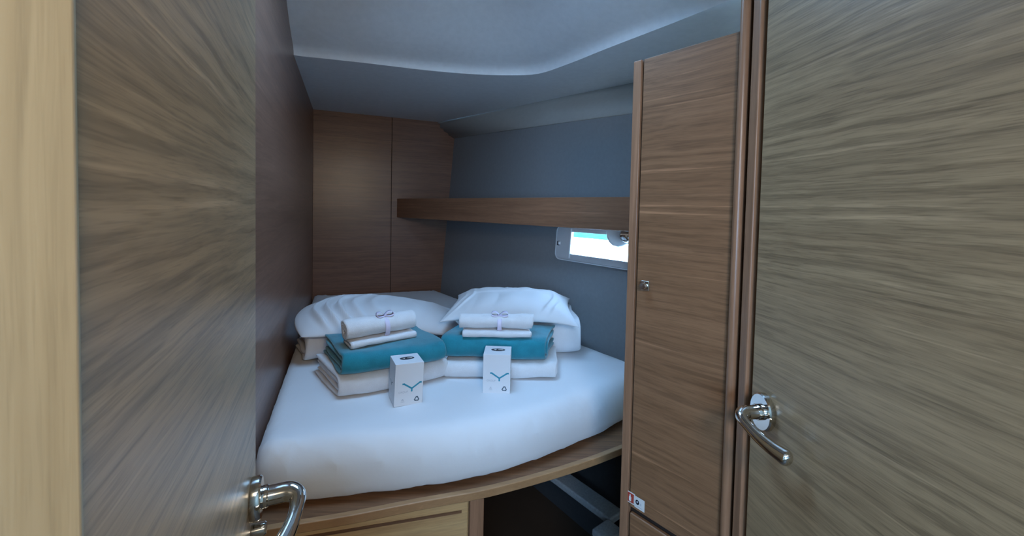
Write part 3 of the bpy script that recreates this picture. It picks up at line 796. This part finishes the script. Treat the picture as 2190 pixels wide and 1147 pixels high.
def pillow(name, w, d, h, mw, seed, wr=0.008, lab=None, folds=None, shape=None):
    bm = bmesh.new(); N, M = 110, 70
    def S(u, v, side):
        px_ = 0.5 * w * u * (1 - 0.09 * (1 - v * v)); py_ = 0.5 * d * v * (1 - 0.10 * (1 - u * u))
        tk = max(0.0, (1 - abs(u) ** 2.6) * (1 - abs(v) ** 2.6)) ** 0.55
        z = side * h * 0.5 * tk * (1.0 if side > 0 else 0.35)
        rad = min(1.0, 4 * (1 - max(abs(u), abs(v))))
        wv = fbm((px_ + seed, py_, side), 5.5) * wr * 1.3 + abs(fbm((px_ * 1.0 + seed, py_ * 0.5, side * 2), 13)) * wr * 1.2 * rad
        if folds: wv += folds(u, v) * rad
        z += wv * (0.35 + 0.65 * tk) * (1 if side > 0 else 0.4)
        p = Vector((px_, py_, z))
        return shape(p, u, v) if shape else p
    grid = {}
    for side in (1, -1):
        for i in range(N + 1):
            for j in range(M + 1):
                if side < 0 and (i in (0, N) or j in (0, M)):
                    grid[(side, i, j)] = grid[(1, i, j)]; continue
                u = math.sin(math.pi / 2 * (2 * i / N - 1)); v = math.sin(math.pi / 2 * (2 * j / M - 1))
                u = 0.6 * u + 0.4 * (2 * i / N - 1); v = 0.6 * v + 0.4 * (2 * j / M - 1)
                grid[(side, i, j)] = bm.verts.new(S(u, v, side))
    for side in (1, -1):
        for i in range(N):
            for j in range(M):
                bm.faces.new([grid[(side, a, c)] for a, c in ((i, j), (i + 1, j), (i + 1, j + 1), (i, j + 1))])
    zmin = min(v.co.z for v in bm.verts)
    for v in bm.verts: v.co.z -= zmin
    o = link_mesh(name, bm, 'pillowcase', smooth=True, mw=mw)
    return o

def spiral(turns, r_in, r_out, n_, squash):
    pts = []
    for k in range(n_ + 1):
        t = k / n_; an = turns * 2 * math.pi * t; r_ = r_in + (r_out - r_in) * t
        pts.append((r_ * math.cos(an), r_ * math.sin(an) * squash))
    return pts
def rolled(name, width, r_, mw, seed, label, flat_w, flat_d):
    root = empty(name, mw)
    tag(root, label, 'towel', 'rolled white towels tied with lilac ribbon')
    th = 0.011; lift = 0.020
    bm = bmesh.new(); sp_ = spiral(2.6, th * 0.7, r_ - th / 2, 70, 0.86)
    sp_ = [(-a, c) for a, c in sp_]
    ribbon_sheet(bm, sp_, th * 0.90, width, 36, 0.0065, seed)
    for v in bm.verts:
        v.co.z += r_ * 0.86 + lift
        g = math.exp(-((v.co.x - 0.012) / 0.022) ** 2) * 0.10        # ribbon waist
        cz = r_ * 0.86 + lift; v.co.y *= 1 - g; v.co.z = cz + (v.co.z - cz) * (1 - g)
    o = link_mesh('roll', bm, 'terry_white', root, smooth=True)
    bm = bmesh.new()
    ribbon_sheet(bm, u_path(flat_d, 0.0062, 0.005), 0.009, flat_w, 30, 0.0055, seed + 3)
    for v in bm.verts: v.co.z += 0.0115
    link_mesh('folded_cloth', bm, 'terry_white', root, smooth=True)
    bm = bmesh.new(); path = []
    R_ = r_ * 0.93
    for k in range(33):
        an = 2 * math.pi * k / 32; path.append(((R_) * math.cos(an), r_ * 0.80 + lift * 0.75 + (r_ * 0.84) * math.sin(an)))
    ribbon_sheet(bm, path, 0.0015, 0.016, 4, 0.0008, seed)
    for v in bm.verts: v.co.x += 0.012
    rb_ = link_mesh('ribbon', bm, 'ribbon_lilac', root, smooth=True)
    top = r_ * 1.60 + lift * 0.9
    for s in (-1, 1):
        bm = bmesh.new()
        path = [Vector((0.012, -0.004, top)), Vector((0.012 + s * 0.012, -0.006, top + 0.012)), Vector((0.012 + s * 0.026, -0.008, top + 0.013)), Vector((0.012 + s * 0.030, -0.012, top + 0.004)), Vector((0.012 + s * 0.018, -0.014, top - 0.001)), Vector((0.012, -0.006, top))]
        path = smooth_path(path, 4); va = [bm.verts.new(p + Vector((0, -0.006, 0))) for p in path]; vb = [bm.verts.new(p + Vector((0, 0.009, 0.002))) for p in path]
        for i in range(len(path) - 1): bm.faces.new((va[i], va[i + 1], vb[i + 1], vb[i]))
        link_mesh('bow_loop', bm, 'ribbon_lilac', rb_, smooth=True).modifiers.new('t', 'SOLIDIFY').thickness = 0.0008
    return root

G1, G2, G3 = 'folded white bath towels', 'folded turquoise towels', 'white boxes with turquoise mark'
# right stack
WH, TH_ = 0.064, 0.082
RW, RD = 0.405, 0.205
cR = (at_z(952, 813, MZ) + at_z(1196, 819, MZ)) / 2
tag(folded('bath_towel', 'terry_white', RW, RD, WH, 0.0150, 2, place(cR.x + 0.002, cR.y + RD / 2 + 0.006, MZ, 0.0), 0.0055, 2.0, shear=-0.12), 'folded white bath towel at the bottom of the right stack', 'towel', G1)
cT = (at_z(948, 778, MZ + WH) + at_z(1184, 778, MZ + WH)) / 2
tag(folded('beach_towel', 'terry_turquoise', 0.385, RD, TH_, 0.0150, 2, place(cT.x + 0.000, cR.y + RD / 2 + 0.014, MZ + WH, -0.5), 0.0090, 5.0, shear=-0.25), 'folded turquoise towel in the right stack near the portlight', 'towel', G2)
pr = at_z(1060, 722, MZ + WH + TH_)
rolled('rolled_towel', 0.265, 0.034, place(pr.x, pr.y + 0.035, MZ + WH + TH_ - 0.001, 2.0), 3.3, 'rolled white towel with lilac ribbon on the right turquoise towel', 0.245, 0.085)
# right quilt and pillow
qr = at_z(1238, 766, MZ)
QW, QD, QH = 0.50, 0.34, 0.155
tag(folded('folded_duvet', 'quilt_white', QW, QD, QH, 0.030, 2, place(qr.x - QW / 2 + 0.005, qr.y + QD / 2, MZ, 0), 0.009, 11.0), 'folded white duvet under the right pillow', 'duvet', 'folded white duvets')
def fold_r(u, v):
    a = 0.005 * math.exp(-((u + 0.05 + 0.10 * v) / 0.02) ** 2) * max(0, v) + 0.006 * math.exp(-((v - 0.05 - 0.1 * u) / 0.03) ** 2)
    for c0, w_, h_ in ((-0.80, 0.03, 0.012), (-0.66, 0.03, 0.010), (0.74, 0.03, 0.012), (0.86, 0.03, 0.010)):
        a += h_ * math.exp(-((u - c0 + 0.3 * v * v) / w_) ** 2) * max(0, 0.5 - v * 0.6)
    return a
def shp_r(p, u, v):
    p = p.copy(); p.z += -0.020 * max(0, -v) ** 2 - 0.015 * abs(u) ** 3; return p
tag(pillow('pillow', 0.55, 0.40, 0.125, place(0.005, 1.80, MZ + QH + 0.0, -3) @ Matrix.Rotation(math.radians(1), 4, 'X'), 21.0, 0.010, folds=fold_r, shape=shp_r), 'plump white pillow on the right pile near the portlight', 'pillow', 'white bed pillows')
# left stack
LWH, LTH = 0.076, 0.068
LW, LD = 0.365, 0.27
c = front_left(709, 861, MZ, 31, LW, LD)
tag(folded('bath_towel', 'terry_white', LW, LD, LWH, 0.0165, 2, place(c.x + 0.011, c.y - 0.021, MZ, 31), 0.0040, 31.0, bend=0.62, shear=0.16), 'folded white bath towel at the bottom of the left stack', 'towel', G1)
c2 = front_left(715, 809, MZ + LWH, 27, 0.335, 0.265)
tag(folded('beach_towel', 'terry_turquoise', 0.335, 0.265, LTH, 0.0140, 2, place(c2.x + 0.009, c2.y - 0.017, MZ + LWH, 27), 0.0075, 41.0, bend=0.55, shear=0.16), 'folded turquoise towel in the left stack by the side wall', 'towel', G2)
c3 = at_z(806, 735, MZ + LWH + LTH)
rolled('rolled_towel', 0.245, 0.042, place(c3.x, c3.y + 0.035, MZ + LWH + LTH - 0.001, 40), 8.7, 'rolled white towel with lilac ribbon on the left turquoise towel', 0.225, 0.09)
cq = front_left(652, 786, MZ, 34, 0.56, 0.25)
tag(folded('folded_duvet', 'quilt_white', 0.56, 0.25, 0.140, 0.023, 3, place(cq.x, cq.y, MZ, 34), 0.009, 51.0, shear=0.03), 'folded white duvet under the left pillow', 'duvet', 'folded white duvets')
def fold_l(u, v):
    a = 0.0
    for k, (c0, w_, h_) in enumerate(((-0.78, 0.034, 0.030), (-0.64, 0.030, 0.034), (-0.50, 0.032, 0.030), (-0.33, 0.04, 0.018), (-0.10, 0.06, 0.010))):
        x = u + 0.35 * (v + 0.2) ** 2 * (-1) - c0
        a += h_ * math.exp(-(x / w_) ** 2) * max(0, 0.75 - v * 0.5)
    return a
def shp_l(p, u, v):
    p = p.copy()
    if u < 0: p.x *= 1 - 0.20 * v * v * u * u; p.y *= 1 - 0.16 * u * u * u * u
    p.z += -0.055 * max(0, u + 0.1) ** 1.6 - 0.02 * max(0, -v) ** 2; return p
tag(pillow('pillow', 0.72, 0.42, 0.12, place(-0.562, 1.765, MZ + 0.062, 22) @ Matrix.Rotation(math.radians(2), 4, 'X'), 3.0, 0.007, folds=fold_l, shape=shp_l), 'plump wrinkled white pillow on the left pile by the side wall', 'pillow', 'white bed pillows')

# ------------------------------------------------------------------ printed cartons
def text_mesh(name, txt, size, mat, parent, mw):
    cu = bpy.data.curves.new(name, 'FONT'); cu.body = txt; cu.size = size; cu.align_x = 'CENTER'; cu.align_y = 'CENTER'; cu.extrude = 0.0001
    ob = bpy.data.objects.new(name + '_tmp', cu); COL.objects.link(ob)
    bpy.context.view_layer.update()
    me = bpy.data.meshes.new_from_object(ob); bpy.data.objects.remove(ob, do_unlink=True)
    me.materials.clear(); me.materials.append(MATS[mat])
    o = bpy.data.objects.new(name, me); COL.objects.link(o); o.parent = parent; o.matrix_local = mw
    return o
def thick_line(a, c, w_):
    a, c = Vector(a), Vector(c); t = (c - a).normalized(); nn = Vector((-t.y, t.x)) * w_ / 2
    return [tuple(a + nn), tuple(a - nn), tuple(c - nn), tuple(c + nn)]
def carton(mw, W, D, H, label):
    root = tag(empty('carton', mw), label, 'box', G3)
    body = link_mesh('body', box_bm(-W / 2, W / 2, -D / 2, D / 2, 0, H), 'carton_white', root, bevel=0.0012)
    k = W / 0.09
    def chevron(parent, mat, mm, s=1.0):
        bm = bmesh.new()
        jt = (0.0, 0.0)
        for pts in (thick_line((0.0005, 0.0025), (0.022, 0.0165), 0.0042), thick_line((-0.0005, 0.0025), (-0.0215, 0.0165), 0.0042), thick_line((0, 0.004), (0, -0.0065), 0.0042),
                    thick_line((0.020, 0.0163), (0.0265, 0.0163), 0.0042), thick_line((-0.0195, 0.0163), (-0.026, 0.0163), 0.0042)):
            poly_xz_bm([(a * s, c * s) for a, c in pts], -0.0003, 0.0, bm)
        return link_mesh('logo', bm, mat, parent, mw=mm)
    FY = -D / 2 - 0.00005
    chevron(body, 'print_turquoise', T(0.009 * k, FY, H * 0.375), k * 1.17)
    text_mesh('brand_text', 'GROUP', 0.0088 * k, 'print_grey', body, T(-0.018 * k, FY - 0.0002, H * 0.325) @ Matrix.Rotation(math.pi / 2, 4, 'X'))
    # recycling mark: three bent arrows
    bm = bmesh.new()
    for q_ in range(3):
        a0 = math.radians(90 + 120 * q_)
        def rot(p): return (p[0] * math.cos(a0 - math.pi / 2) - p[1] * math.sin(a0 - math.pi / 2), p[0] * math.sin(a0 - math.pi / 2) + p[1] * math.cos(a0 - math.pi / 2))
        for pts in ([(-0.0048, 0.0030), (-0.0024, 0.0016), (-0.0005, 0.0048), (-0.0022, 0.0075)],
                    [(-0.0022, 0.0075), (-0.0005, 0.0048), (0.0012, 0.0048), (0.0026, 0.0075)],
                    [(0.0010, 0.0060), (0.0026, 0.0078), (0.0056, 0.0022), (0.0012, 0.0026)]):
            poly_xz_bm([tuple(c_ * 1.12 * k for c_ in rot(p)) for p in pts], -0.0003, 0.0, bm)
    link_mesh('recycling_mark', bm, 'print_slate', body, mw=T(0.026 * k, FY, H * 0.125))
    bm = bmesh.new()
    poly_xz_bm([(-0.002, 0.004), (0.002, 0.004), (0.0025, 0.0065), (-0.0025, 0.0065)], -0.0003, 0, bm)
    poly_xz_bm([(-0.0045, 0.0012), (0.0045, 0.0012), (0.0035, 0.0030), (-0.0035, 0.0030)], -0.0003, 0, bm)
    link_mesh('care_mark', bm, 'print_grey', body, mw=T(-0.019 * k, FY, H * 0.115))
    text_mesh('care_text', '100%', 0.0058 * k, 'print_grey', body, T(-0.019 * k, FY - 0.0002, H * 0.095) @ Matrix.Rotation(math.pi / 2, 4, 'X'))
    # side marks
    for s in (-1, 1):
        chevron(body, 'print_slate', T(s * (W / 2 + 0.00005), 0.004, H * 0.42) @ Matrix.Rotation(math.radians(90 * s), 4, 'Z'), 0.62 * k)
    bm = bmesh.new(); vs = []
    prism_bm([(0.0235 * k * math.cos(t * math.pi / 20), 0.0125 * k * math.sin(t * math.pi / 20)) for t in range(40)], H, H + 0.0004, bm)
    ov = link_mesh('oval_badge', bm, 'print_black', body, mw=T(0.001, 0.004, 0))
    bm = bmesh.new()
    prism_bm([(-0.0150 * k, 0.004 * k), (-0.0045 * k, 0.004 * k), (-0.0095 * k, -0.0055 * k)], H + 0.0004, H + 0.0008, bm)
    for z in (0.0022, -0.0002):
        prism_bm([(0.0005 * k, z * k), (0.0170 * k, z * k), (0.0170 * k, (z - 0.0014) * k), (0.0005 * k, (z - 0.0014) * k)], H + 0.0004, H + 0.0008, bm)
    link_mesh('badge_print', bm, 'print_white', ov)
    return root
bl, br_ = at_z(842, 873, MZ), at_z(903, 861, MZ)
d = (br_ - bl); an = math.atan2(d.y, d.x); W1 = d.length
c = (bl + br_) / 2 + Vector((-math.sin(an), math.cos(an), 0)) * 0.043
carton(T(c.x, c.y, EYE + MZ) @ Matrix.Rotation(an, 4, 'Z') @ Matrix.Rotation(math.radians(2.0), 4, 'Y'), W1, 0.086, 0.129, 'white printed carton standing before the left towel stack')
bl, br_ = at_z(1032, 841, MZ), at_z(1090.5, 843, MZ)
d = (br_ - bl); an = math.atan2(d.y, d.x); W2 = d.length
c = (bl + br_) / 2 + Vector((-math.sin(an), math.cos(an), 0)) * 0.043
carton(T(c.x, c.y, EYE + MZ) @ Matrix.Rotation(an, 4, 'Z'), W2, 0.086, 0.129, 'white printed carton standing before the right towel stack')
